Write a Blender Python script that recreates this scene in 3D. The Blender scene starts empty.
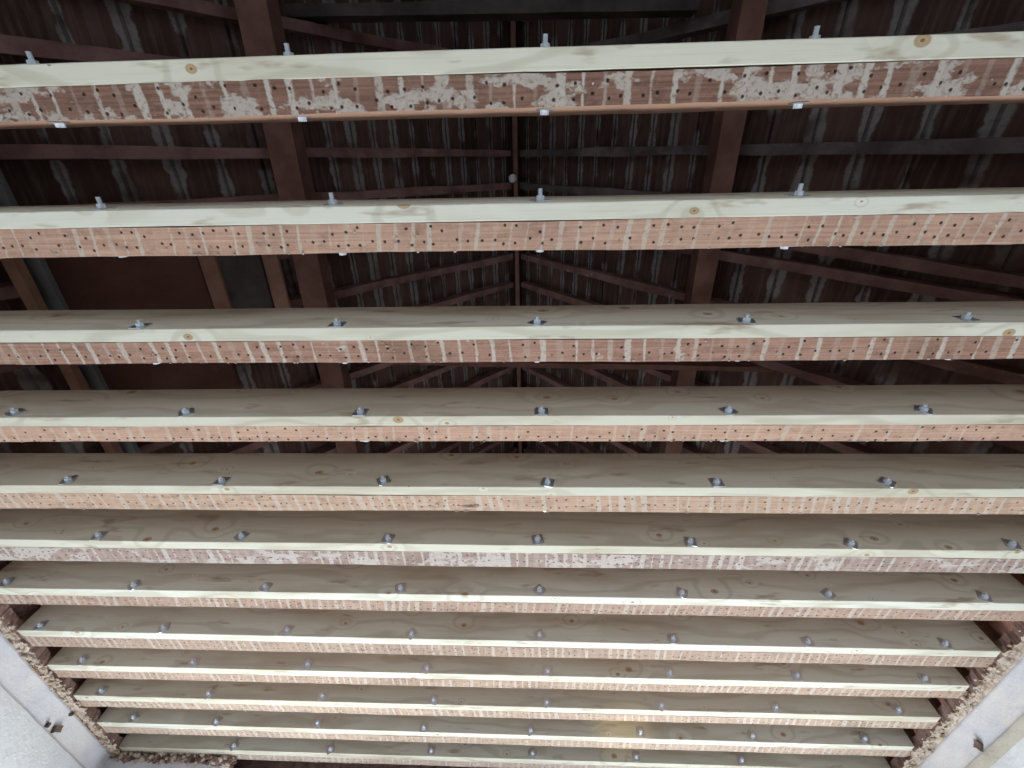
import bpy, bmesh, math, random
from mathutils import Vector, Matrix, noise

random.seed(7)
SC = bpy.context.scene
COL = SC.collection
S = 1.18            # metres per layout unit (camera eye to joist underside)
EYE = 1.50          # eye height above the floor
def P(x, y, z): return Vector((x * S, y * S, EYE + z * S))

# ------------------------------------------------------------------ camera
cam_d = bpy.data.cameras.new('camera')
cam_d.sensor_fit = 'HORIZONTAL'; cam_d.sensor_width = 36.0
cam_d.lens = 36.0 * 427.87 / 1024.0
cam_d.clip_start = 0.02
cam = bpy.data.objects.new('camera', cam_d); COL.objects.link(cam)
R = Vector((0.99946873, -0.00470461, 0.03225108))
U = Vector((-0.0192415, -0.88385402, 0.46736691))
Fw = Vector((-0.02630647, 0.46773917, 0.88347498))
cam.matrix_world = Matrix(((R.x, U.x, -Fw.x, 0), (R.y, U.y, -Fw.y, 0), (R.z, U.z, -Fw.z, EYE), (0, 0, 0, 1)))
SC.camera = cam

# ------------------------------------------------------------------ light and exposure
SC.view_settings.view_transform = 'Standard'
SC.view_settings.look = 'None'
SC.view_settings.gamma = 1.0
SC.view_settings.use_curve_mapping = False
SC.view_settings.exposure = 0.0
SC.cycles.max_bounces = 8
SC.cycles.diffuse_bounces = 6
SC.cycles.use_denoising = True

w = bpy.data.worlds.new('daylight'); SC.world = w; w.use_nodes = True
bg = w.node_tree.nodes['Background']; bg.inputs[0].default_value = (0.75, 0.85, 1, 1); bg.inputs[1].default_value = 1.0

def area(name, loc, direction, sx, sy, power, color):
    d = bpy.data.lights.new(name, 'AREA'); d.shape = 'RECTANGLE'; d.size = sx; d.size_y = sy
    d.energy = power; d.color = color
    o = bpy.data.objects.new(name, d); COL.objects.link(o)
    o.location = loc
    o.rotation_euler = Vector(direction).to_track_quat('-Z', 'Y').to_euler()
    return o
# daylight through the two windows of the far wall and the two of the near wall
WIN_FAR = [(-1.25, 0.95), (1.05, 0.95)]      # x centre, half width (m)
area('window_daylight_1', (-1.25, 3.42, 1.22), (0, -1, 0.0), 1.3, 1.2, 80, (0.92, 0.975, 1.0))
area('window_daylight_2', (1.05, 3.42, 1.22), (0, -1, 0.0), 1.3, 1.2, 80, (0.92, 0.975, 1.0))
area('window_daylight_3', (-0.1, -2.08, 1.25), (0, 1, -0.35), 1.8, 1.1, 9, (0.92, 0.96, 1.0))
sp = bpy.data.lights.new('torch', 'SPOT'); sp.energy = 130; sp.color = (1.0, 0.78, 0.38)
sp.spot_size = math.radians(7.5); sp.spot_blend = 1.0; sp.shadow_soft_size = 0.02
so = bpy.data.objects.new('torch', sp); COL.objects.link(so); so.location = (0.3, 0.3, 1.0)
so.rotation_euler = (P(0.50, 2.385, 1.045) - so.location).to_track_quat('-Z', 'Y').to_euler()

# ------------------------------------------------------------------ material helpers
class NT:
    def __init__(s, name, rough=0.85):
        s.m = bpy.data.materials.new(name); s.m.use_nodes = True
        s.t = s.m.node_tree; s.b = s.t.nodes['Principled BSDF']
        s.b.inputs['Roughness'].default_value = rough
        s.b.inputs['Specular IOR Level'].default_value = 0.2
    def n(s, kind, **kw):
        x = s.t.nodes.new(kind)
        for k, v in kw.items(): setattr(x, k, v)
        return x
    def put(s, sock, v):
        if v is None: return
        if isinstance(v, (int, float)): sock.default_value = v
        elif isinstance(v, (tuple, list, Vector)):
            v = tuple(v)
            sock.default_value = v if len(sock.default_value) == len(v) else v + (1.0,)
        else: s.t.links.new(v, sock)
    def math(s, op, a, b=None, c=None, clamp=False):
        x = s.n('ShaderNodeMath', operation=op, use_clamp=clamp)
        for i, v in enumerate((a, b, c)):
            if v is not None: s.put(x.inputs[i], v)
        return x.outputs[0]
    def vmath(s, op, a, b=None):
        x = s.n('ShaderNodeVectorMath', operation=op)
        s.put(x.inputs[0], a)
        if b is not None: s.put(x.inputs[1], b)
        return x.outputs[0]
    def coord(s, seed=True):
        c = s.n('ShaderNodeTexCoord').outputs['Object']
        if not seed: return c
        r = s.n('ShaderNodeObjectInfo').outputs['Random']
        k = s.math('MULTIPLY', r, 37.0)
        cb = s.n('ShaderNodeCombineXYZ'); s.put(cb.inputs[0], k); s.put(cb.inputs[1], k); s.put(cb.inputs[2], k)
        return s.vmath('ADD', c, cb.outputs[0])
    def rand(s): return s.n('ShaderNodeObjectInfo').outputs['Random']
    def sep(s, v):
        x = s.n('ShaderNodeSeparateXYZ'); s.put(x.inputs[0], v); return x.outputs
    def comb(s, a, b, c):
        x = s.n('ShaderNodeCombineXYZ')
        for i, v in enumerate((a, b, c)): s.put(x.inputs[i], v)
        return x.outputs[0]
    def noise(s, v, scale, detail=3, rough=0.55, dist=0.0):
        x = s.n('ShaderNodeTexNoise'); s.put(x.inputs['Vector'], v); x.inputs['Scale'].default_value = scale
        x.inputs['Detail'].default_value = detail; x.inputs['Roughness'].default_value = rough
        x.inputs['Distortion'].default_value = dist
        return x.outputs['Fac']
    def step(s, v, lo, hi, a=0.0, b=1.0):
        x = s.n('ShaderNodeMapRange', interpolation_type='SMOOTHSTEP')
        s.put(x.inputs['Value'], v); s.put(x.inputs['From Min'], lo); s.put(x.inputs['From Max'], hi)
        s.put(x.inputs['To Min'], a); s.put(x.inputs['To Max'], b)
        return x.outputs[0]
    def mix(s, f, a, b, mode='MIX'):
        x = s.n('ShaderNodeMix', data_type='RGBA', blend_type=mode)
        s.put(x.inputs[0], f); s.put(x.inputs[6], a); s.put(x.inputs[7], b)
        return x.outputs[2]
    def done(s, color, bump=None, strength=0.3, dist=0.003, rough=None):
        s.put(s.b.inputs['Base Color'], color)
        if rough is not None: s.put(s.b.inputs['Roughness'], rough)
        if bump is not None:
            x = s.n('ShaderNodeBump'); x.inputs['Strength'].default_value = strength
            x.inputs['Distance'].default_value = dist; s.put(x.inputs['Height'], bump)
            s.t.links.new(x.outputs[0], s.b.inputs['Normal'])
        return s.m

def mat_new_timber():
    """treated softwood: pale straw with long grain, knots and a slight tint of its own per timber"""
    t = NT('treated_pine', 0.7); c = t.coord(); r = t.rand()
    x, y, z = t.sep(c)
    u = t.math('ADD', t.math('SUBTRACT', y, z), t.math('MULTIPLY', r, 7.0))
    kv = t.comb(t.math('MULTIPLY', x, 3.8), t.math('MULTIPLY', u, 5.4), 0.0)
    vo = t.n('ShaderNodeTexVoronoi', voronoi_dimensions='2D'); t.put(vo.inputs['Vector'], kv); vo.inputs['Scale'].default_value = 1.0
    vo.inputs['Randomness'].default_value = 1.0
    d = vo.outputs['Distance']
    vr = t.sep(vo.outputs['Color'])[0]
    d = t.math('DIVIDE', d, t.math('ADD', t.math('MULTIPLY', t.math('POWER', vr, 2.2), 0.42), 0.05))
    near = t.step(d, 1.1, 0.05)
    warp = t.noise(t.comb(t.math('MULTIPLY', x, 1.0), t.math('MULTIPLY', y, 4.0), t.math('MULTIPLY', z, 4.0)), 1.5, 2)
    g = t.math('ADD', t.math('ADD', t.math('MULTIPLY', z, 60.0), t.math('MULTIPLY', y, 60.0)),
               t.math('ADD', t.math('MULTIPLY', near, 8.0), t.math('MULTIPLY', warp, 22.0)))
    grain = t.math('SINE', g)
    grain = t.step(grain, 0.2, 1.0)
    fine = t.noise(t.comb(t.math('MULTIPLY', x, 3.0), t.math('MULTIPLY', y, 160.0), t.math('MULTIPLY', z, 160.0)), 1.0, 3)
    base = t.mix(r, (0.62, 0.60, 0.50), (0.68, 0.69, 0.61))
    big = t.noise(t.comb(t.math('MULTIPLY', x, 1.3), t.math('MULTIPLY', y, 6.0), t.math('MULTIPLY', z, 6.0)), 1.3, 3)
    smudge = t.noise(t.comb(t.math('MULTIPLY', x, 5.0), t.math('MULTIPLY', y, 22.0), t.math('MULTIPLY', z, 22.0)), 1.0, 3, 0.6)
    specks = t.noise(t.comb(t.math('MULTIPLY', x, 30.0), t.math('MULTIPLY', y, 60.0), t.math('MULTIPLY', z, 60.0)), 1.0, 1)
    base = t.mix(t.step(big, 0.45, 0.75), base, (0.52, 0.48, 0.38))
    col = t.mix(t.math('MULTIPLY', grain, 0.33), base, (0.38, 0.34, 0.25))
    col = t.mix(t.step(fine, 0.5, 0.8, 0, 0.3), col, (0.45, 0.40, 0.26))
    col = t.mix(t.step(d, 0.17, 0.13, 0, 0.75), col, (0.33, 0.20, 0.10))
    col = t.mix(t.step(d, 0.10, 0.075, 0, 0.75), col, (0.48, 0.33, 0.17))
    col = t.mix(t.step(d, 0.05, 0.03, 0, 0.8), col, (0.12, 0.065, 0.03))
    col = t.mix(t.step(smudge, 0.60, 0.74, 0, 0.6), col, (0.27, 0.19, 0.11))
    col = t.mix(t.step(specks, 0.80, 0.84, 0, 0.7), col, (0.10, 0.065, 0.04))
    return t.done(col, fine, 0.15, 0.001)

def mat_old_side():
    t = NT('old_joist_side', 0.9); c = t.coord(); x, y, z = t.sep(c)
    n = t.noise(t.comb(t.math('MULTIPLY', x, 2.0), t.math('MULTIPLY', y, 40), t.math('MULTIPLY', z, 40)), 1.0, 4)
    n2 = t.noise(c, 4.0, 3)
    col = t.mix(n, (0.27, 0.15, 0.105), (0.46, 0.29, 0.21))
    col = t.mix(t.step(n2, 0.5, 0.8, 0, 0.5), col, (0.10, 0.05, 0.035))
    return t.done(col, n, 0.3, 0.002)

def mat_old_under(i, wood, wood2, plaster, stripe, smear, period, dark=0.4, thick=0.17):
    """underside of an old joist: sawn red wood, plaster lines left between the laths, nail holes"""
    t = NT('lath_marked_underside_%d' % i, 0.95); c = t.coord(False); x, y, z = t.sep(c)
    off = i * 3.17
    cx = t.math('ADD', x, off); v = t.comb(cx, y, z)
    wob = t.noise(t.comb(t.math('MULTIPLY', cx, 9.0), t.math('MULTIPLY', y, 5.0), 0.0), 1.0, 2)
    fine = t.noise(v, 90.0, 4, 0.7)
    midn = t.noise(v, 16.0, 3, 0.6)
    low = t.noise(t.comb(t.math('MULTIPLY', cx, 1.6), t.math('MULTIPLY', y, 3.0), 1.3), 1.6, 3)
    wn = t.noise(t.comb(t.math('MULTIPLY', cx, 1.0), t.math('MULTIPLY', y, 55.0), 0.0), 3.0, 4, 0.6)
    col = t.mix(t.step(wn, 0.3, 0.7), wood, wood2)
    col = t.mix(t.step(low, 0.52, 0.75, 0, dark), col, tuple(k * 0.42 for k in wood))
    # lath lines
    ph = t.math('DIVIDE', t.math('ADD', t.math('ADD', cx, t.math('MULTIPLY', y, 0.06 * ((i * 7) % 5 - 2))), t.math('MULTIPLY', wob, 0.022)), period)
    fr = t.math('FRACT', ph)
    cell = t.math('FLOOR', ph)
    wnz = t.n('ShaderNodeTexWhiteNoise', noise_dimensions='1D'); t.put(wnz.inputs['W'], cell)
    rnd = wnz.outputs['Value']
    dd = t.math('ABSOLUTE', t.math('SUBTRACT', fr, 0.5))
    width = t.math('MULTIPLY', t.math('ADD', 0.35, rnd), thick)
    width = t.math('ADD', width, t.math('MULTIPLY', t.math('SUBTRACT', midn, 0.5), 0.22))
    width = t.math('ADD', width, t.math('MULTIPLY', t.math('SUBTRACT', fine, 0.5), 0.16))
    line = t.step(t.math('SUBTRACT', dd, width), 0.05, -0.05)
    line = t.math('MULTIPLY', line, t.step(t.math('FRACT', t.math('MULTIPLY', rnd, 7.3)), 0.15, 0.6, 0.25, 1.0))
    line = t.math('MULTIPLY', line, t.step(fine, 0.32, 0.48, 0.3, 1.0))
    line = t.math('MULTIPLY', line, stripe)
    # smears where plaster squeezed over the whole lath
    big = t.noise(t.comb(t.math('MULTIPLY', cx, 6.5), t.math('MULTIPLY', y, 11.0), 4.0), 1.6, 4, 0.6)
    sm = t.step(big, 0.80 - 0.40 * smear, 0.86 - 0.40 * smear)
    rr = t.math('SUBTRACT', t.math('FRACT', t.math('ADD', t.math('DIVIDE', t.math('ADD', y, 0.003), 0.042), t.math('MULTIPLY', rnd, 0.35))), 0.5)
    sm = t.math('MULTIPLY', sm, t.step(fine, 0.30, 0.50, 0.35, 0.9))
    mask = t.math('MAXIMUM', line, sm)
    grime = t.noise(t.comb(t.math('MULTIPLY', cx, 8.0), t.math('MULTIPLY', y, 16.0), 8.0), 1.5, 5, 0.7)
    col = t.mix(t.step(grime, 0.50, 0.72, 0, 0.55), col, tuple(k * 0.5 for k in wood))
    col = t.mix(t.step(fine, 0.5, 0.8, 0, 0.35), col, tuple(min(1, k * 1.25 + 0.08) for k in wood2))
    col = t.mix(mask, col, t.mix(fine, tuple(k * 0.75 for k in plaster), plaster))
    # nail holes, two irregular rows, one or two a lath
    hx = t.math('MULTIPLY', t.math('SUBTRACT', t.math('FRACT', t.math('ADD', t.math('DIVIDE', cx, period * 0.74), t.math('MULTIPLY', wob, 0.8))), 0.5), period * 0.74)
    w2 = t.n('ShaderNodeTexWhiteNoise', noise_dimensions='1D')
    t.put(w2.inputs['W'], t.math('FLOOR', t.math('ADD', t.math('DIVIDE', cx, period * 0.74), t.math('MULTIPLY', wob, 0.8))))
    r2 = w2.outputs['Value']
    jit = t.math('MULTIPLY', t.math('SUBTRACT', r2, 0.5), 0.022)
    r3 = t.math('FRACT', t.math('MULTIPLY', r2, 13.7)); r4 = t.math('FRACT', t.math('MULTIPLY', r2, 29.3))
    holes = None
    for row in (0.018, 0.050):
        hxr = t.math('ADD', hx, t.math('MULTIPLY', t.math('SUBTRACT', r3 if row < 0.03 else r4, 0.5), period * 0.42))
        hy = t.math('SUBTRACT', t.math('SUBTRACT', y, row), jit if row < 0.03 else t.math('MULTIPLY', t.math('SUBTRACT', r3, 0.5), 0.018))
        q = t.math('SQRT', t.math('ADD', t.math('MULTIPLY', hxr, hxr), t.math('MULTIPLY', hy, hy)))
        h = t.step(q, 0.0052, 0.0022)
        h = t.math('MULTIPLY', h, t.step(r3, 0.50, 0.52) if row < 0.03 else t.step(r4, 0.10, 0.35, 0.15, 1.0))
        holes = h if holes is None else t.math('MAXIMUM', holes, h)
    col = t.mix(t.math('MULTIPLY', holes, 0.92 if i < 5 else 0.7), col, (0.018, 0.010, 0.008))
    # a few knots
    vo = t.n('ShaderNodeTexVoronoi'); t.put(vo.inputs['Vector'], t.comb(t.math('MULTIPLY', cx, 1.7), t.math('MULTIPLY', y, 7.0), 0.0))
    vo.inputs['Scale'].default_value = 1.0
    kd = vo.outputs['Distance']
    col = t.mix(t.step(kd, 0.10, 0.05, 0, 0.8), col, (0.06, 0.025, 0.02))
    bump = t.math('SUBTRACT', t.math('ADD', t.math('MULTIPLY', mask, 0.6), t.math('MULTIPLY', fine, 0.25)), holes)
    return t.done(col, bump, 0.5, 0.003)

def mat_rafter(name, a=(0.165, 0.088, 0.08), b=(0.31, 0.185, 0.17), flecks=False):
    t = NT(name, 0.9); c = t.coord()
    x, y, z = t.sep(c)
    n = t.noise(c, 5.0, 5, 0.65); n2 = t.noise(c, 40.0, 3)
    col = t.mix(t.step(n, 0.3, 0.7), a, b)
    col = t.mix(t.step(n2, 0.55, 0.8, 0, 0.4), col, tuple(k * 0.4 for k in a))
    if flecks:
        n3 = t.noise(c, 13.0, 5, 0.75)
        col = t.mix(t.step(n3, 0.60, 0.64, 0, 0.8), col, (0.55, 0.53, 0.52))
    return t.done(col, n2, 0.3, 0.003)

def mat_plain(name, col, rough=0.5, metal=0.0, var=0.15, scale=8.0):
    t = NT(name, rough); c = t.coord()
    n = t.noise(c, scale, 4)
    t.b.inputs['Metallic'].default_value = metal
    return t.done(t.mix(n, tuple(k * (1 - var) for k in col), tuple(min(1, k * (1 + var)) for k in col)), n, 0.15, 0.001)

BOARD_P = 0.1273          # plan pitch of the wide boards below BOARD_D
BOARD_D = 8 * 0.1273      # nearer the ridge than this the boards are narrower
BOARD_N = 11
def mat_boards():
    """brown roof boards, grey white mortar smeared either side of every joint between the rafters"""
    t = NT('roof_boards', 0.95); c = t.coord(False); x, y, z = t.sep(c)
    xr = t.math('ADD', x, 0.095 * S)
    xr = t.math('SUBTRACT', xr, t.math('MULTIPLY', y, 0.027))
    ax = t.math('ABSOLUTE', xr)
    axu = t.math('DIVIDE', ax, S)
    ph = t.math('ADD', t.math('MULTIPLY', t.math('MINIMUM', axu, BOARD_D), BOARD_N / BOARD_D),
                t.math('DIVIDE', t.math('MAXIMUM', t.math('SUBTRACT', axu, BOARD_D), 0.0), BOARD_P))
    fr = t.math('FRACT', ph)
    sign = t.math('SIGN', xr)
    d = t.math('MINIMUM', fr, t.math('SUBTRACT', 1.0, fr))
    v = t.comb(t.math('MULTIPLY', x, 1.0), t.math('MULTIPLY', y, 1.0), 0.0)
    n1 = t.noise(v, 7.0, 4, 0.6); n2 = t.noise(v, 3.4, 2); n3 = t.noise(v, 45.0, 4, 0.7)
    cell = t.math('FLOOR', t.math('ADD', t.math('ADD', ph, 0.5), t.math('MULTIPLY', sign, 40.0)))
    wn = t.n('ShaderNodeTexWhiteNoise', noise_dimensions='1D'); t.put(wn.inputs['W'], cell)
    wid = t.math('ADD', t.math('MULTIPLY', wn.outputs['Value'], 0.13), 0.085)
    wid = t.math('ADD', wid, t.math('MULTIPLY', t.math('SUBTRACT', n1, 0.5), 0.42))
    mask = t.step(t.math('SUBTRACT', d, wid), 0.03, -0.03)
    mask = t.math('MULTIPLY', mask, t.step(n2, 0.38, 0.52, 0.12, 1.0))
    mask = t.math('MULTIPLY', mask, t.step(n3, 0.25, 0.6, 0.55, 1.0))
    cellb = t.math('FLOOR', t.math('ADD', ph, t.math('MULTIPLY', sign, 40.0)))
    wb = t.n('ShaderNodeTexWhiteNoise', noise_dimensions='1D'); t.put(wb.inputs['W'], cellb)
    col = t.mix(wb.outputs['Value'], (0.062, 0.034, 0.028), (0.140, 0.078, 0.064))
    st = t.noise(t.comb(t.math('MULTIPLY', x, 60.0), t.math('MULTIPLY', y, 2.5), 0.0), 1.0, 3, 0.6)
    col = t.mix(t.step(st, 0.42, 0.70, 0, 0.32), col, (0.22, 0.165, 0.15))
    col = t.mix(t.step(n1, 0.45, 0.75, 0, 0.5), col, (0.04, 0.024, 0.021))
    col = t.mix(mask, col, (0.28, 0.262, 0.258))
    return t.done(col, n3, 0.4, 0.004)

def mat_plaster(name, a, b, c3, scale=3.0):
    t = NT(name, 0.95); c = t.coord()
    n1 = t.noise(c, scale, 5, 0.6); n2 = t.noise(c, scale * 5, 5, 0.7); n3 = t.noise(c, 60, 4, 0.7)
    col = t.mix(t.step(n1, 0.35, 0.65), a, b)
    col = t.mix(t.step(n2, 0.55, 0.75, 0, 0.55), col, c3)
    col = t.mix(t.step(n3, 0.68, 0.74, 0, 0.4), col, (0.22, 0.18, 0.16))
    return t.done(col, t.math('ADD', n2, t.math('MULTIPLY', n3, 0.5)), 0.5, 0.006)

M = {}
M['new'] = mat_new_timber()
M['oldside'] = mat_old_side()
M['boards'] = mat_boards()
M['backing'] = mat_plain('roof_felt', (0.02, 0.018, 0.018), 0.95)
M['rafter'] = mat_rafter('rafter_wood')
M['rafter_grey'] = mat_rafter('rafter_grey_wood', (0.09, 0.07, 0.075), (0.21, 0.175, 0.18))
M['rafter_fleck'] = mat_rafter('rafter_flecked_wood', flecks=True)
M['purlin'] = mat_rafter('purlin_wood', (0.15, 0.075, 0.06), (0.25, 0.135, 0.11))
M['batten'] = mat_rafter('batten_wood', (0.26, 0.14, 0.10), (0.40, 0.24, 0.18))
M['panel'] = mat_rafter('panel_wood', (0.10, 0.048, 0.038), (0.145, 0.072, 0.058))
M['greyboard'] = mat_plain('grey_painted_board', (0.17, 0.18, 0.19), 0.7, 0, 0.5, 5.0)
M['darkboard'] = mat_rafter('dark_board_wood', (0.06, 0.05, 0.05), (0.12, 0.10, 0.10))  # very dark wood for one eaves board and one collar tie
M['zinc'] = mat_plain('zinc_plated_steel', (0.74, 0.82, 0.90), 0.32, 0.35, 0.12, 60.0)
M['zincdark'] = mat_plain('dull_zinc_plate', (0.66, 0.73, 0.80), 0.33, 0.88, 0.18, 40.0)
M['scar'] = mat_plaster('scarred_plaster', (0.52, 0.53, 0.58), (0.62, 0.60, 0.60), (0.42, 0.42, 0.47))
M['wall'] = mat_plaster('skimmed_plaster', (0.80, 0.85, 0.91), (0.86, 0.90, 0.94), (0.72, 0.78, 0.84), 1.5)
M['undercoat'] = mat_plaster('sandy_undercoat', (0.62, 0.60, 0.52), (0.72, 0.70, 0.62), (0.48, 0.46, 0.38), 5.0)
M['rubble'] = mat_plaster('broken_lime_plaster', (0.38, 0.31, 0.255), (0.54, 0.46, 0.39), (0.15, 0.10, 0.08), 22.0)
M['lath'] = mat_rafter('split_lath', (0.28, 0.19, 0.12), (0.46, 0.34, 0.23))
M['brick'] = mat_rafter('old_brick', (0.17, 0.07, 0.055), (0.30, 0.15, 0.12))
M['masonry'] = mat_plaster('wall_core', (0.13, 0.075, 0.06), (0.26, 0.17, 0.145), (0.05, 0.03, 0.025), 12.0)
M['floor'] = mat_plain('dusty_floor_boards', (0.29, 0.262, 0.235), 0.9, 0, 0.15, 3.0)
M['frame'] = mat_plain('white_window_frame', (0.75, 0.75, 0.73), 0.5)
M['white'] = mat_plain('white_glazed_fitting', (0.80, 0.80, 0.86), 0.3)

# ------------------------------------------------------------------ mesh helpers
def link(name, bm, mats, parent=None, bevel=None, smooth=False):
    me = bpy.data.meshes.new(name)
    bmesh.ops.recalc_face_normals(bm, faces=bm.faces)
    bm.to_mesh(me); bm.free()
    if not isinstance(mats, (list, tuple)): mats = [mats]
    for m in mats: me.materials.append(m)
    if smooth:
        for p in me.polygons: p.use_smooth = True
    o = bpy.data.objects.new(name, me); COL.objects.link(o)
    if parent is not None: o.parent = parent
    if bevel:
        b = o.modifiers.new('bevel', 'BEVEL'); b.width = bevel; b.segments = 2; b.limit_method = 'ANGLE'
    return o

def tag(o, label=None, cat=None, group=None, kind=None):
    if label: o['label'] = label
    if cat: o['category'] = cat
    if group: o['group'] = group
    if kind: o['kind'] = kind
    return o

def box(bm, lo, hi, mi=0):
    x0, y0, z0 = lo; x1, y1, z1 = hi
    v = [bm.verts.new(p) for p in ((x0,y0,z0),(x1,y0,z0),(x1,y1,z0),(x0,y1,z0),(x0,y0,z1),(x1,y0,z1),(x1,y1,z1),(x0,y1,z1))]
    fs = []
    for q in ((0,3,2,1),(4,5,6,7),(0,1,5,4),(1,2,6,5),(2,3,7,6),(3,0,4,7)):
        f = bm.faces.new([v[k] for k in q]); f.material_index = mi; fs.append(f)
    return v, fs

def long_timber(length, y0, y1, z0, z1, seg, wob, seed, under=None, x0=0.0):
    """a sawn timber along +X with slightly wandering arrises; material slot 1 on its underside"""
    bm = bmesh.new(); rings = []
    for i in range(seg + 1):
        x = x0 + length * i / seg
        def j(k, s=1.0): return wob * s * noise.noise(Vector((x * 1.7 + seed * 9.1, k * 5.3, seed))) + wob * 0.35 * noise.noise(Vector((x * 14 + seed, k * 3.1, 2.0)))
        ring = [bm.verts.new((x, y0 + j(1), z0 + j(2, 0.5))), bm.verts.new((x, y1 + j(3), z0 + j(4, 0.5))),
                bm.verts.new((x, y1 + j(5), z1 + j(6))), bm.verts.new((x, y0 + j(7), z1 + j(8)))]
        rings.append(ring)
    for a, b in zip(rings, rings[1:]):
        for k in range(4):
            f = bm.faces.new((a[k], a[(k + 1) % 4], b[(k + 1) % 4], b[k]))
            if k == 0 and under: f.material_index = 1
    bm.faces.new(rings[0][::-1]); bm.faces.new(rings[-1])
    return bm

def beam(name, a, b, wid, dep, mat, seed=0, wob=0.006, parent=None, up=(0, 0, 1), drop=True):
    """timber from a to b; the line a-b runs along the middle of its underside"""
    a = Vector(a); b = Vector(b); d = b - a; L = d.length
    X = d.normalized(); Y = Vector(up).cross(X).normalized(); Z = X.cross(Y).normalized()
    bm = long_timber(L, -wid / 2, wid / 2, 0, dep, max(4, int(L / 0.12)), wob, seed)
    o = link(name, bm, mat, parent)
    o.matrix_world = Matrix(((X.x, Y.x, Z.x, a.x), (X.y, Y.y, Z.y, a.y), (X.z, Y.z, Z.z, a.z), (0, 0, 0, 1)))
    return o

# ------------------------------------------------------------------ room shell
XWL, XWR = -2.085, 1.868       # wall faces (layout units)
YN, YF = -1.85, 2.98           # near and far wall faces
ZT = 1.0                       # joist underside
def wall_mesh(side):
    """profile of the wall seen end on, swept along Y: bright skim, scar of the lost cornice, rough edge"""
    s = -1 if side == 'left' else 1
    XW = XWL if side == 'left' else XWR
    zb = 0.888 if side == 'left' else 0.880
    prof = [(-EYE / S, 0.010, 0)]
    if side == 'left':
        prof += [(zb - 0.004, 0.010, 0), (zb + 0.002, 0.0, 1)]
    else:
        prof += [(0.835, 0.014, 0), (0.842, 0.005, 2), (zb, 0.007, 2), (zb + 0.004, 0.0, 1)]
    for k in range(1, 9): prof.append((zb + (0.992 - zb) * k / 8, 0.0 - 0.004 * math.sin(k / 8 * math.pi), 1))
    bm = bmesh.new(); cols = []
    ny = 260
    for j in range(ny + 1):
        y = YN + (YF - YN) * j / ny
        ring = []
        for k, (z, out, mi) in enumerate(prof):
            rough = 0.0 if k == 0 else 0.0035
            n = noise.noise(Vector((y * 6, z * 9, s * 3.0))) + 0.6 * noise.noise(Vector((y * 23, z * 25, s * 7.0)))
            zz = z + (0 if k == 0 else (0.0012 if k < 4 else 0.004) * noise.noise(Vector((y * 9, k * 2.0, s * 5.0))))
            ring.append(bm.verts.new(P(XW - s * (out + rough * n), y, zz)))
        top = bm.verts.new(P(XW + s * 0.45, y, 0.992)); ring.append(top)
        cols.append(ring)
    for a, b in zip(cols, cols[1:]):
        for k in range(len(a) - 1):
            f = bm.faces.new((a[k], a[k + 1], b[k + 1], b[k]))
            f.material_index = prof[k][2] if k < len(prof) else 1
            f.smooth = True
    return bm
wl = tag(link('wall_left', wall_mesh('left'), [M['wall'], M['scar'], M['undercoat']]), kind='structure')
wr = tag(link('wall_right', wall_mesh('right'), [M['wall'], M['scar'], M['undercoat']]), kind='structure')
tag(wl, 'white plaster wall at left with grey band where cornice was'); tag(wr, 'white plaster wall at right with grey scarred band')

bm = bmesh.new(); box(bm, P(-2.6, YN - .1, -EYE / S - 0.05), P(2.4, YF + .1, -EYE / S))
tag(link('floor', bm, M['floor']), kind='structure')

def wall_with_windows(name, y0, y1, wins, ztop, gable):
    """wins: (x0,x1,z0,z1) in metres"""
    bm = bmesh.new()
    X0, X1 = -2.6 * S, 2.45 * S
    xs = sorted({X0, X1} | {w_[0] for w_ in wins} | {w_[1] for w_ in wins})
    for a, b in zip(xs, xs[1:]):
        win = [w_ for w_ in wins if w_[0] <= a and w_[1] >= b]
        if win:
            box(bm, (a, y0, 0), (b, y1, win[0][2])); box(bm, (a, y0, win[0][3]), (b, y1, ztop))
        else: box(bm, (a, y0, 0), (b, y1, ztop))
    # gable above
    xr = -0.095 * S
    v = []
    for y in (y0, y1):
        v.append([bm.verts.new((X0, y, ztop)), bm.verts.new((X1, y, ztop)), bm.verts.new((xr, y, EYE + 4.05 * S))])
    a, b = v
    for f in (a[::-1], b): bm.faces.new(f).material_index = 1
    for k in range(3): bm.faces.new((a[k], a[(k + 1) % 3], b[(k + 1) % 3], b[k])).material_index = 1
    tag(link(name, bm, [M['wall'], M['masonry']]), kind='structure')
    for (a, b, c, d) in wins:
        fm = bmesh.new(); ym = (y0 + y1) / 2; t_ = 0.05
        box(fm, (a, ym - .03, c), (b, ym + .03, c + t_)); box(fm, (a, ym - .03, d - t_), (b, ym + .03, d))
        box(fm, (a, ym - .03, c + t_), (a + t_, ym + .03, d - t_)); box(fm, (b - t_, ym - .03, c + t_), (b, ym + .03, d - t_))
        box(fm, ((a + b) / 2 - .02, ym - .02, c + t_), ((a + b) / 2 + .02, ym + .02, d - t_))
        wall_with_windows.n += 1
        tag(link('window_%d' % wall_with_windows.n, fm, M['frame']), kind='structure')
wall_with_windows.n = 0
wall_with_windows('wall_far', YF * S, YF * S + 0.25, [(-1.95, -0.55, 0.65, 1.95), (0.35, 1.75, 0.65, 1.95)], EYE + 1.0 * S, True)
wall_with_windows('wall_near', YN * S - 0.25, YN * S, [(-1.05, 0.85, 0.65, 1.85)], EYE + 1.0 * S, True)

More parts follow.
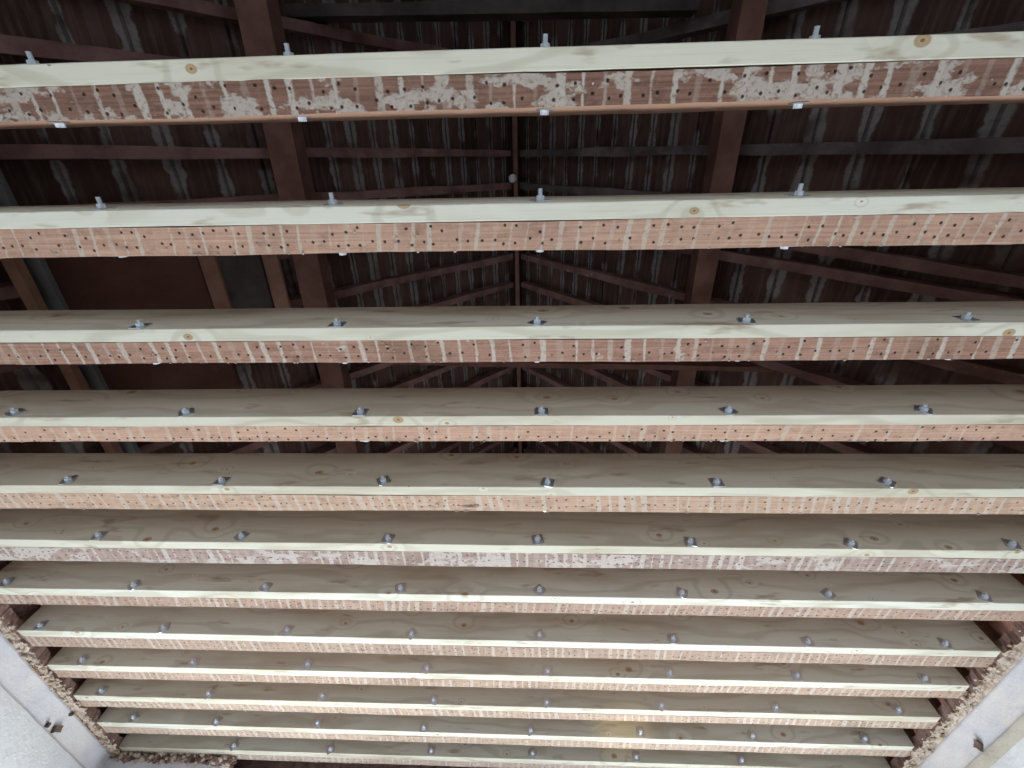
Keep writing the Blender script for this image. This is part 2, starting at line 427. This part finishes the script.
# masonry of the wall heads, between and behind the joist ends
def wall_head(name, side):
    s = -1 if side == 'left' else 1
    xi = -2.075 if side == 'left' else 1.885
    bm = bmesh.new(); rows = []
    n = 220
    for j in range(n + 1):
        y = YN + (YF - YN) * j / n; row = []
        for k, (dx, z) in enumerate(((0.0, 0.985), (0.0, 1.03), (0.0, 1.08), (0.01, 1.13), (0.02, 1.17), (0.10, 1.19), (0.25, 1.20), (0.42, 1.22))):
            q = noise.noise(Vector((y * 8, k * 1.4, s))) * 0.02 + noise.noise(Vector((y * 30, k * 3.1, s))) * 0.012
            row.append(bm.verts.new(P(xi + s * (dx + q * (0 if k == 7 else 1)), y, z + q * 0.6)))
        rows.append(row)
    for a, b in zip(rows, rows[1:]):
        for k in range(len(a) - 1): bm.faces.new((a[k], a[k + 1], b[k + 1], b[k]))
    o = link(name, bm, M['masonry']); return tag(o, kind='structure')
wall_head('trim_1', 'left'); wall_head('trim_2', 'right')

# ragged plaster edge hanging at the top of each wall, with stubs of lath
def ragged(name, side):
    s = -1 if side == 'left' else 1
    xin = -2.030 if side == 'left' else 1.805
    xo = XWL - 0.004 if side == 'left' else XWR + 0.004
    rnd = random.Random(3 if s < 0 else 5)
    bm = bmesh.new(); rows = []; n = 620; m = 7
    for j in range(n + 1):
        y = -0.6 + (YF - 0.0 + 0.6) * j / n; row = []
        e = 0.016 * noise.noise(Vector((y * 7, 0, s))) + 0.012 * noise.noise(Vector((y * 27, 4, s))) + 0.006 * noise.noise(Vector((y * 80, 4, s)))
        for k in range(m + 1):
            u = k / m
            x = (xin - s * e) * (1 - u) + xo * u
            z = 0.990 + 0.009 * noise.noise(Vector((y * 30, u * 4, s * 2.0))) + 0.006 * noise.noise(Vector((y * 90, u * 9, s * 2.0)))
            z = z * (1 - u ** 4) + 0.988 * u ** 4
            row.append(bm.verts.new(P(x, y, z)))
        row.insert(0, bm.verts.new(P(xin - s * e * 0.8 + s * 0.008, y, 1.035 + 0.01 * noise.noise(Vector((y * 20, 9, 1))))))
        rows.append(row)
    for a, b in zip(rows, rows[1:]):
        for k in range(m + 1):
            f = bm.faces.new((a[k], a[k + 1], b[k + 1], b[k]))
            if k == 0: f.material_index = 2
    # chunks of plaster
    for i in range(420):
        y = rnd.uniform(-0.2, YF); u = rnd.random() ** 1.2
        c = P(xin + (xo - xin) * u * 0.8 - s * 0.004, y, rnd.uniform(0.980, 1.004)); r = rnd.uniform(0.003, 0.014)
        ico = bmesh.ops.create_icosphere(bm, subdivisions=1, radius=r)
        for v in ico['verts']:
            v.co = Vector((v.co.x * rnd.uniform(.6, 1.4), v.co.y * rnd.uniform(.6, 1.6), v.co.z * rnd.uniform(.5, 1))) + c
    # snapped lath ends
    for i in range(70):
        y = rnd.uniform(0.2, YF - 0.05); L = rnd.uniform(0.015, 0.06); w_ = rnd.uniform(0.006, 0.016)
        c = P(xin + s * rnd.uniform(0.0, 0.04), y, rnd.uniform(0.982, 0.998))
        vs, fs = box(bm, (-L / 2, -w_ / 2, -0.002), (L / 2, w_ / 2, 0.002), 1)
        rot = Matrix.Rotation(rnd.uniform(-.9, .9), 3, 'Z') @ Matrix.Rotation(rnd.uniform(-.5, .5), 3, 'Y')
        for v in vs: v.co = rot @ v.co + c
    return tag(link(name, bm, [M['rubble'], M['lath'], M['masonry']]), kind='structure')
ragged('trim_3', 'left'); ragged('trim_4', 'right')

# projecting wall return in the far left corner, its plaster broken along the top
bm = bmesh.new()
box(bm, P(-2.10, 2.735, 0.72), P(-1.49, YF, 0.975), 0)
rnd = random.Random(11)
for i in range(520):
    x = rnd.uniform(-2.05, -1.44); r = rnd.uniform(0.004, 0.018)
    c = P(x, 2.735 + rnd.uniform(-0.02, 0.03), 0.975 + rnd.uniform(-0.008, 0.03))
    ico = bmesh.ops.create_icosphere(bm, subdivisions=1, radius=r)
    for v in ico['verts']: v.co = Vector((v.co.x * rnd.uniform(.6, 1.8), v.co.y * rnd.uniform(.6, 1.4), v.co.z * rnd.uniform(.5, 1.2))) + c
    mi = 2 if rnd.random() < 0.55 else 1
    for f in {f for v in ico['verts'] for f in v.link_faces}: f.material_index = mi
tag(link('trim_5', bm, [M['scar'], M['rubble'], M['masonry']]), kind='structure')

# ------------------------------------------------------------------ roof slopes
TAN = 1.15; ZR = 3.80; XR0 = -0.095; YAW = 0.027
def xridge(y): return XR0 + YAW * y
def roof_z(dx, lift=0.0): return ZR + lift - TAN * dx
LIFT = 0.105
Y0R, Y1R = YN - 0.25, YF + 0.2
def slope_mesh(s):
    bm = bmesh.new(); p = 0.1273; gap = 0.010; th = 0.018
    edges = [BOARD_D * k / BOARD_N for k in range(BOARD_N)] + [BOARD_D + BOARD_P * k for k in range(14)]
    n = len(edges) - 1
    nx = -s * TAN / math.hypot(1, TAN); nz = -1 / math.hypot(1, TAN)
    for i in range(n):
        gp = gap if i >= BOARD_N else gap * 0.7
        d0 = edges[i] + gp / 2; d1 = edges[i + 1] - gp / 2
        sag = 0.004 * noise.noise(Vector((i * 3.3, s, 0)))
        vs = []
        for y in (Y0R, Y1R):
            for d in (d0, d1):
                for h in (0, th):
                    z = roof_z(d, LIFT) + sag + h * 1.5
                    vs.append(bm.verts.new(P(xridge(y) + s * d, y, z)))
        a, b, c, d_, e, f, g, h = vs
        for q in ((a, c, d_, b), (e, f, h, g), (a, e, g, c), (b, d_, h, f), (a, b, f, e), (c, g, h, d_)): bm.faces.new(q)
    # dark covering behind the joints
    q = []
    for (d, y) in ((0, Y0R), (edges[-1], Y0R), (edges[-1], Y1R), (0, Y1R)):
        q.append(bm.verts.new(P(xridge(y) + s * d, y, roof_z(d, LIFT + 0.05))))
    bm.faces.new(q).material_index = 1
    return bm
for k, s in ((6, -1), (7, 1)):
    o = link('trim_%d' % k, slope_mesh(s), [M['boards'], M['backing']])
    tag(o, 'boarded underside of the %s roof slope with mortar along every joint' % ('left' if s < 0 else 'right'), kind='structure')

# ------------------------------------------------------------------ rafters, ridge board, purlins, collars
RB = [-0.225, -0.152, -0.096, -0.008, 0.053, 0.125, 0.198, 0.262, 0.345, 0.402, 0.474, 0.540, 0.606, 0.672, 0.738]
where = {
 0: 'nearest the top edge', 1: 'second from the top edge', 2: 'third from the top edge of the photo',
 3: 'in the gap under the top joist', 4: 'skimming the upper edge of the second joist', 5: 'mostly hidden behind the second joist',
 6: 'peaking just under the second joist', 7: 'peaking just above the third joist', 8: 'outermost rising steeply under the third joist',
 9: 'middle one of those under the third joist', 10: 'nearest the ridge under the third joist', 11: 'outermost in the slit under the fourth joist',
 12: 'second inwards in the slit under the fourth joist', 13: 'third inwards in the slit under the fourth joist', 14: 'beside the ridge under the fourth joist'}
def rafter(B, s, i, yshift=0.0, extra=None):
    y = B * ZR + 0.0
    d1 = 2.42
    xa = xridge(y)
    a = P(xa + s * 0.034, y, roof_z(0.034)); b = P(xa + s * d1, y + yshift, roof_z(d1))
    mat = M['rafter_grey'] if (s > 0 and i in (1, 2, 3, 4)) else (M['rafter_fleck'] if (s > 0 and i == 6) else M['rafter'])
    o = beam('rafter', a, b, 0.047 * S, 0.085 * S, mat, seed=i * 2 + s, wob=0.012)
    side = 'left' if s < 0 else 'right'
    lab = extra or ('%s rafter on the %s slope, %s' % ('flecked reddish' if (s > 0 and i == 6) else ('weathered grey' if mat is M['rafter_grey'] else 'dark brown'), side, where[i]))
    tag(o, lab, 'rafter', 'rafters of the %s roof slope' % side)
    return o
for i, B in enumerate(RB):
    for s in (-1, 1): rafter(B, s, i, yshift=(-0.02 if s > 0 else 0.03) if i < 4 else 0.0)
rafter(0.085, 1, 20, 0.09, 'reddish brown extra rafter at right, just below the second joist')

rb = beam('ridge_board', P(xridge(Y0R + .26), Y0R + .26, 3.70), P(xridge(YF), YF, 3.70), 0.034 * S, 0.16 * S, M['purlin'], 4, 0.003)
tag(rb, 'narrow ridge board down the middle of the roof', 'ridge board')
pl = beam('purlin', P(-1.165, YN, 2.275), P(-1.165, YF, 2.275), 0.135 * S, 0.11 * S, M['purlin'], 8, 0.006)
tag(pl, 'broad reddish purlin running under the left rafters', 'purlin', 'purlins')
pr = beam('purlin', P(0.93 - 0.04 * 1.0, YN, 2.345), P(0.93 + 0.04 * 2.98, YF, 2.345), 0.105 * S, 0.11 * S, M['purlin'], 9, 0.006)
tag(pr, 'broad reddish purlin running under the right rafters', 'purlin', 'purlins')
c1 = beam('collar_tie', P(-1.62, -0.625, 2.66), P(0.80, -0.650, 2.66), 0.05 * S, 0.12 * S, M['darkboard'], 12)
tag(c1, 'very dark collar tie along the top edge of the photo', 'collar tie', 'collar ties')
c2 = beam('collar_tie', P(-0.75, 1.042, 2.20), P(1.40, 1.042, 2.20), 0.03 * S, 0.09 * S, M['purlin'], 13)
tag(c2, 'reddish collar tie just behind the lower edge of the third joist', 'collar tie', 'collar ties')

# white round fitting below the ridge, on its short stem
fit = bpy.data.objects.new('ridge_hook', None); COL.objects.link(fit); fit.location = P(-0.112, 0.141, 3.625)
tag(fit, 'small white round fitting hanging at the ridge board', 'hook')
bm = bmesh.new(); bmesh.ops.create_uvsphere(bm, u_segments=20, v_segments=12, radius=0.036)
for v in bm.verts: v.co.z *= 0.8
link('knob', bm, M['white'], fit, smooth=True)
bm = bmesh.new(); bmesh.ops.create_cone(bm, cap_ends=True, segments=12, radius1=0.012, radius2=0.016, depth=0.06)
bmesh.ops.translate(bm, verts=bm.verts, vec=(0, 0, 0.045)); link('stem', bm, M['zincdark'], fit, smooth=True)

# odd boards at the left eaves
def on_slope(dx, y, lift): return P(xridge(y) - dx, y, roof_z(dx, lift))
o = beam('batten', P(-1.235 * 1.52, -0.3, 1.52), P(-1.235 * 1.52, 1.35, 1.52), 0.048 * S, 0.03 * S, M['batten'], 21, 0.004)
tag(o, 'light brown batten running back along the far left eaves', 'batten')
o = beam('grey_board', P(-1.185 * 1.58, -0.3, 1.58), P(-1.185 * 1.58, 1.35, 1.58), 0.095 * S, 0.02 * S, M['greyboard'], 22, 0.003)
tag(o, 'blue grey board beside the light brown batten at left eaves', 'board')
def slope_panel(name, a0, a1, y0, y1, lift, mat, label, cat):
    bm = bmesh.new()
    def dx(a, y):  # distance from ridge where ray X/Z = -a meets the slope
        return (a * (ZR + lift) + xridge(y)) / (1 + TAN * a)
    v = []
    for h in (0, 0.02):
        for (a, y) in ((a0, y0), (a1, y0), (a1, y1), (a0, y1)):
            d = dx(a, y); v.append(bm.verts.new(P(xridge(y) - d, y, roof_z(d, lift) + h)))
    for q in ((0,1,2,3),(7,6,5,4),(0,4,5,1),(1,5,6,2),(2,6,7,3),(3,7,4,0)): bm.faces.new([v[k] for k in q])
    tag(link(name, bm, mat, bevel=0.003), label, cat)
slope_panel('wood_sheet', 1.15, 0.77, 0.24, 1.12, -0.05, M['panel'], 'smooth dark red brown panel fixed under the left rafters', 'sheet')
slope_panel('wood_board', 0.725, 0.62, 0.24, 0.95, -0.05, M['darkboard'], 'dark board between two brown battens at left', 'board')
slope_panel('batten', 0.768, 0.728, 0.20, 0.98, -0.075, M['batten'], 'brown batten at the right edge of the smooth dark panel', 'batten')
slope_panel('batten', 0.615, 0.578, 0.20, 0.98, -0.075, M['batten'], 'brown batten between the dark board and the left purlin', 'batten')

# ------------------------------------------------------------------ ceiling joists
# n: (Y at X=0 of the joint between new and old timber, angle deg, width new, width old)
J = {1: (-0.1439, -1.43, .0381, .0575), 2: (0.1227, -1.39, .0367, .0640), 3: (0.4029, -1.43, .0353, .0610),
     4: (0.6608, -1.65, .0330, .0530), 5: (0.9162, -1.62, .0350, .0660), 6: (1.1685, -1.46, .0374, .0680),
     7: (1.4271, -1.48, .0400, .0560), 8: (1.6949, -1.31, .0397, .0670), 9: (1.9335, -1.46, .0420, .0540),
     10: (2.1768, -1.46, .0420, .0550), 11: (2.4243, -1.25, .0425, .0570), 12: (2.6634, -1.40, .0415, .0560)}
BOLTS = {1: [-0.999, -0.476, 0.031, 0.541], 2: [-0.988, -0.437, 0.031, 0.590],
 3: [-0.996, -0.476, 0.033, 0.547, 1.07], 4: [-1.491, -0.97, -0.458, 0.053, 0.564, 1.079],
 5: [-1.452, -0.944, -0.429, 0.081, 0.589, 1.089], 6: [-1.461, -0.956, -0.446, 0.059, 0.561, 1.074, 1.578],
 7: [-1.947, -1.441, -0.938, -0.434, 0.074, 0.581, 1.093, 1.62], 8: [-1.951, -1.432, -0.923, -0.42, 0.084, 0.599, 1.105, 1.614],
 9: [-1.89, -1.393, -0.894, -0.381, 0.125, 0.628, 1.139, 1.642], 10: [-1.915, -1.407, -0.879, -0.372, 0.132, 0.633, 1.124, 1.64],
 11: [-1.866, -1.448, -0.953, -0.439, 0.067, 0.579, 1.092, 1.596], 12: [-1.438, -0.937, -0.425, 0.083, 0.593, 1.103]}
DEP = 0.167 * S
# wood, wood2, plaster, stripe strength, smear amount, lath pitch (m), blotch, line half-width
UND = {
 1: ((0.149, 0.082, 0.060), (0.254, 0.147, 0.112), (0.494, 0.443, 0.397), 1.0, 0.72, 0.052, 0.5, 0.15),
 2: ((0.380, 0.227, 0.169), (0.531, 0.355, 0.267), (0.604, 0.528, 0.451), 0.75, 0.12, 0.044, 0.3, 0.13),
 3: ((0.275, 0.154, 0.116), (0.417, 0.258, 0.195), (0.574, 0.503, 0.442), 0.95, 0.40, 0.050, 0.5, 0.14),
 4: ((0.443, 0.271, 0.204), (0.573, 0.386, 0.289), (0.640, 0.542, 0.456), 0.6, 0.10, 0.046, 0.3, 0.14),
 5: ((0.422, 0.280, 0.204), (0.559, 0.402, 0.307), (0.636, 0.553, 0.480), 0.7, 0.30, 0.040, 0.3, 0.20),
 6: ((0.286, 0.203, 0.175), (0.400, 0.310, 0.276), (0.583, 0.532, 0.501), 0.9, 0.72, 0.038, 0.5, 0.20),
 7: ((0.328, 0.223, 0.173), (0.436, 0.312, 0.250), (0.574, 0.507, 0.451), 0.7, 0.35, 0.036, 0.5, 0.20),
 8: ((0.316, 0.229, 0.179), (0.423, 0.311, 0.249), (0.559, 0.492, 0.435), 0.8, 0.20, 0.036, 0.3, 0.18),
 9: ((0.344, 0.239, 0.183), (0.454, 0.342, 0.267), (0.574, 0.507, 0.451), 0.8, 0.25, 0.036, 0.4, 0.18),
 10: ((0.361, 0.261, 0.199), (0.470, 0.358, 0.283), (0.592, 0.531, 0.473), 0.8, 0.35, 0.036, 0.4, 0.20),
 11: ((0.377, 0.277, 0.215), (0.487, 0.374, 0.299), (0.594, 0.537, 0.480), 0.8, 0.25, 0.036, 0.3, 0.18),
 12: ((0.381, 0.293, 0.244), (0.489, 0.391, 0.328), (0.601, 0.553, 0.505), 0.8, 0.50, 0.036, 0.3, 0.18)}
LAB = {
 1: 'top joist in the photo, dark old wood thick with plaster smears under pale new timber',
 2: 'second joist from the top, evenly striped orange underside and upright bolt ends',
 3: 'third joist from the top, dark red underside strongly striped, five bolts',
 4: 'fourth joist from the top, narrow peach underside peppered with nail holes',
 5: 'fifth joist from the top, pale peach underside beneath yellowish new timber',
 6: 'sixth joist from the top, greyish mauve underside coated in plaster',
 7: 'seventh joist from the top, pinkish underside, last to cross the full photo width',
 8: 'eighth joist from the top, first whose both ends meet the broken plaster',
 9: 'ninth joist from the top, fourth up from the bottom one',
 10: 'tenth joist from the top, third up from the bottom of the photo',
 11: 'next to last joist, its side lit by a warm yellow glow',
 12: 'lowest joist in the photo, furthest away, with debris along its underside'}

def hexa(bm, r, x0, x1, axis_y=True, n=6):
    a = []; b = []
    for k in range(n):
        t_ = 2 * math.pi * k / n
        a.append(bm.verts.new((r * math.cos(t_), x0, r * math.sin(t_)))); b.append(bm.verts.new((r * math.cos(t_), x1, r * math.sin(t_))))
    for k in range(n): bm.faces.new((a[k], a[(k + 1) % n], b[(k + 1) % n], b[k]))
    bm.faces.new(a[::-1]); bm.faces.new(b)
# shared bolt meshes
def mesh_of(bm, name, mat, smooth=False):
    me = bpy.data.meshes.new(name); bmesh.ops.recalc_face_normals(bm, faces=bm.faces); bm.to_mesh(me); bm.free(); me.materials.append(mat)
    return me
def shank_mesh(total, stick):
    """threaded shank along Y from -stick (near side) to total, ribbed where it sticks out, hex head at the far end"""
    bm = bmesh.new(); rings = []
    ys = []; y = -stick
    while y < 0: ys += [(y, 0.0060), (y + 0.0011, 0.0050)]; y += 0.0022
    ys += [(0, 0.006), (total, 0.006)]
    for (y, r) in ys: rings.append([bm.verts.new((r * math.cos(2 * math.pi * k / 12), y, r * math.sin(2 * math.pi * k / 12))) for k in range(12)])
    for a, b in zip(rings, rings[1:]):
        for k in range(12): bm.faces.new((a[k], a[(k + 1) % 12], b[(k + 1) % 12], b[k]))
    bm.faces.new(rings[0][::-1]); bm.faces.new(rings[-1])
    hexa(bm, 0.0108, total + 0.003, total + 0.011)
    return mesh_of(bm, 'bolt', M['zinc'])
bm = bmesh.new(); hexa(bm, 0.0112, -0.013, -0.003); NUT = mesh_of(bm, 'nut', M['zinc'])
def washer_mesh(half, near):
    bm = bmesh.new(); t_ = 0.003
    y0, y1 = (-t_, 0) if near else (0, t_)
    # square plate with a round hole's raised boss
    box(bm, (-half, y0, -half), (half, y1, half))
    bmesh.ops.bevel(bm, geom=[e for e in bm.edges if abs(e.verts[0].co.y - e.verts[1].co.y) > 0.001], offset=0.003, segments=2, affect='EDGES')
    return mesh_of(bm, 'washer', M['zincdark'])
WASH = washer_mesh(0.0225, True); WASHF = washer_mesh(0.0180, False)

def joist(n, Yc, ang, w1, w2, label, bolts, und, xl, xr):
    rnd = random.Random(n * 13 + 1)
    root = bpy.data.objects.new('ceiling_joist', None); COL.objects.link(root)
    root.location = P(0, Yc, ZT); root.rotation_euler = (0, 0, math.radians(ang))
    tag(root, label, 'joist', 'doubled ceiling joists')
    w1 *= S; w2 *= S
    # new timber in front (towards -Y)
    x0 = xl * S; x1 = xr * S
    bmn = long_timber(x1 - x0, -w1, -0.0006, 0, DEP, 60, 0.0016, n + 0.3, x0=x0)
    for v in bmn.verts: v.co.z = max(v.co.z, -0.002)
    link('new_timber', bmn, M['new'], root, bevel=0.0022)
    # old timber behind, runs on into the wall
    o0 = (xl - 0.03) * S; o1 = (xr + 0.09) * S
    bmo = long_timber(o1 - o0, 0.0006, w2, 0.001, DEP * 1.02, 150, 0.0040, n + 0.7, under=True, x0=o0)
    # little plaster nibs and lath nails left on the underside
    for k in range(70):
        x = rnd.uniform(o0 + .1, o1 - .1); y = rnd.choice((rnd.uniform(0.004, w2), w2 - 0.001)); r = rnd.uniform(0.0012, 0.004)
        ico = bmesh.ops.create_icosphere(bmo, subdivisions=1, radius=r)
        for v in ico['verts']: v.co = Vector((v.co.x * rnd.uniform(.7, 1.6), v.co.y, v.co.z * 0.8)) + Vector((x, y, 0.0))
        for f in {f for v in ico['verts'] for f in v.link_faces}: f.material_index = 2
    link('old_timber', bmo, [M['oldside'], mat_old_under(n, *und), M['rubble']], root)
    shank = shank_mesh(w1 + w2, 0.030 if n <= 2 else 0.021)
    for bx in bolts:
        zz = (0.022 + rnd.uniform(-0.004, 0.004)) * S
        if n <= 2: zz = (0.035 + rnd.uniform(-0.004, 0.008)) * S
        b = bpy.data.objects.new('bolt', shank); COL.objects.link(b); b.parent = root
        b.location = (bx * S / math.cos(math.radians(ang)), -w1, zz)
        nt = bpy.data.objects.new('nut', NUT); COL.objects.link(nt); nt.parent = b; nt.rotation_euler = (0, rnd.uniform(0, 1), 0)
        wa = bpy.data.objects.new('washer', WASH); COL.objects.link(wa); wa.parent = b
        rot = rnd.choice((rnd.uniform(-0.25, 0.25), rnd.uniform(0.3, 1.2)))
        if n == 1 and abs(bx) < 0.1: rot = 0
        wa.rotation_euler = (0, rot, 0)
        wf = bpy.data.objects.new('washer', WASHF); COL.objects.link(wf); wf.parent = b; wf.location = (0, w1 + w2, 0)
        wf.rotation_euler = (0, rnd.uniform(-.3, .3), 0)
    return root
for n, (Yc, ang, w1, w2) in J.items():
    joist(n, Yc, ang, w1, w2, LAB[n], BOLTS[n], UND[n], -2.035, 1.80)
# joists that carry on overhead behind the camera and past the last one in view: they shade the roof space
joist(13, -0.42, -1.45, .038, .060, 'joist just behind the top edge of the photo', [-1.0, -0.5, 0.03, 0.55, 1.05], UND[3], -2.035, 1.80)
joist(14, -0.69, -1.45, .038, .060, 'second joist behind the top edge of the photo', [-1.0, -0.5, 0.03, 0.55, 1.05], UND[3], -2.035, 1.80)

# bricks bedded between the joist ends on the right wall
bl = {7: 'brown brick at right wall between seventh and eighth joists', 8: 'dark brick at right wall between eighth and ninth joists',
      9: 'dark brick at right wall between ninth and tenth joists', 10: 'brown brick at right wall between tenth and eleventh joists'}
for n in (7, 8, 9, 10):
    rnd = random.Random(n); Yc, ang, w1, w2 = J[n]; Yn = J[n + 1][0]
    bm = bmesh.new(); y0 = Yc + w2 + 0.015 - 0.04; y1 = Yn - J[n + 1][2] - 0.02 - 0.04
    box(bm, (-0.045 * S, -(y1 - y0) / 2 * S * .9, -0.035 * S), (0.05 * S, (y1 - y0) / 2 * S * .9, 0.035 * S))
    bmesh.ops.subdivide_edges(bm, edges=bm.edges[:], cuts=5, use_grid_fill=True)
    for v in bm.verts: v.co += Vector([noise.noise(v.co * 22 + Vector((n, k * 9, 0))) * 0.012 for k in range(3)])
    o = link('brick', bm, M['brick'], smooth=True)
    o.location = P(1.865, (y0 + y1) / 2, 1.065 + rnd.uniform(-.01, .01)); o.rotation_euler = (rnd.uniform(-.1, .1), rnd.uniform(-.15, .15), rnd.uniform(-.08, .08))
    tag(o, bl[n], 'brick', 'bricks between the joist ends')

# dark lumps stand in for the shade inside gashes of the scarred plaster
def gash(loc, side, sx, sz, label, ang):
    bm = bmesh.new(); box(bm, (-0.03, -sx / 2, -sz / 2), (0.012, sx / 2, sz / 2))
    bmesh.ops.subdivide_edges(bm, edges=bm.edges[:], cuts=3, use_grid_fill=True)
    for v in bm.verts: v.co += Vector([noise.noise(v.co * 60 + Vector((sx * 99, k * 9, 0))) * 0.005 for k in range(3)])
    o = link('plaster_gash', bm, M['gash']); o.location = loc
    o.rotation_euler = (ang, 0, 0 if side < 0 else math.pi)
    tag(o, label, 'gash', 'dark gashes in the plaster')
M['gash'] = mat_rafter('gash_dark', (0.035, 0.025, 0.02), (0.22, 0.16, 0.13))
gash(P(-2.085, 2.300, 0.917), -1, 0.050, 0.028, 'largest dark plug in grey plaster band of left wall', 0.4)
gash(P(-2.085, 2.235, 0.903), -1, 0.018, 0.016, 'tiny dark plug beside the largest one on left wall', 0.3)
gash(P(-2.085, 2.312, 0.982), -1, 0.030, 0.010, 'thin dark gash at top of grey band on left wall', 0.9)
gash(P(1.868, 2.088, 0.905), 1, 0.036, 0.030, 'dark plug in grey plaster band of right wall', 0.5)
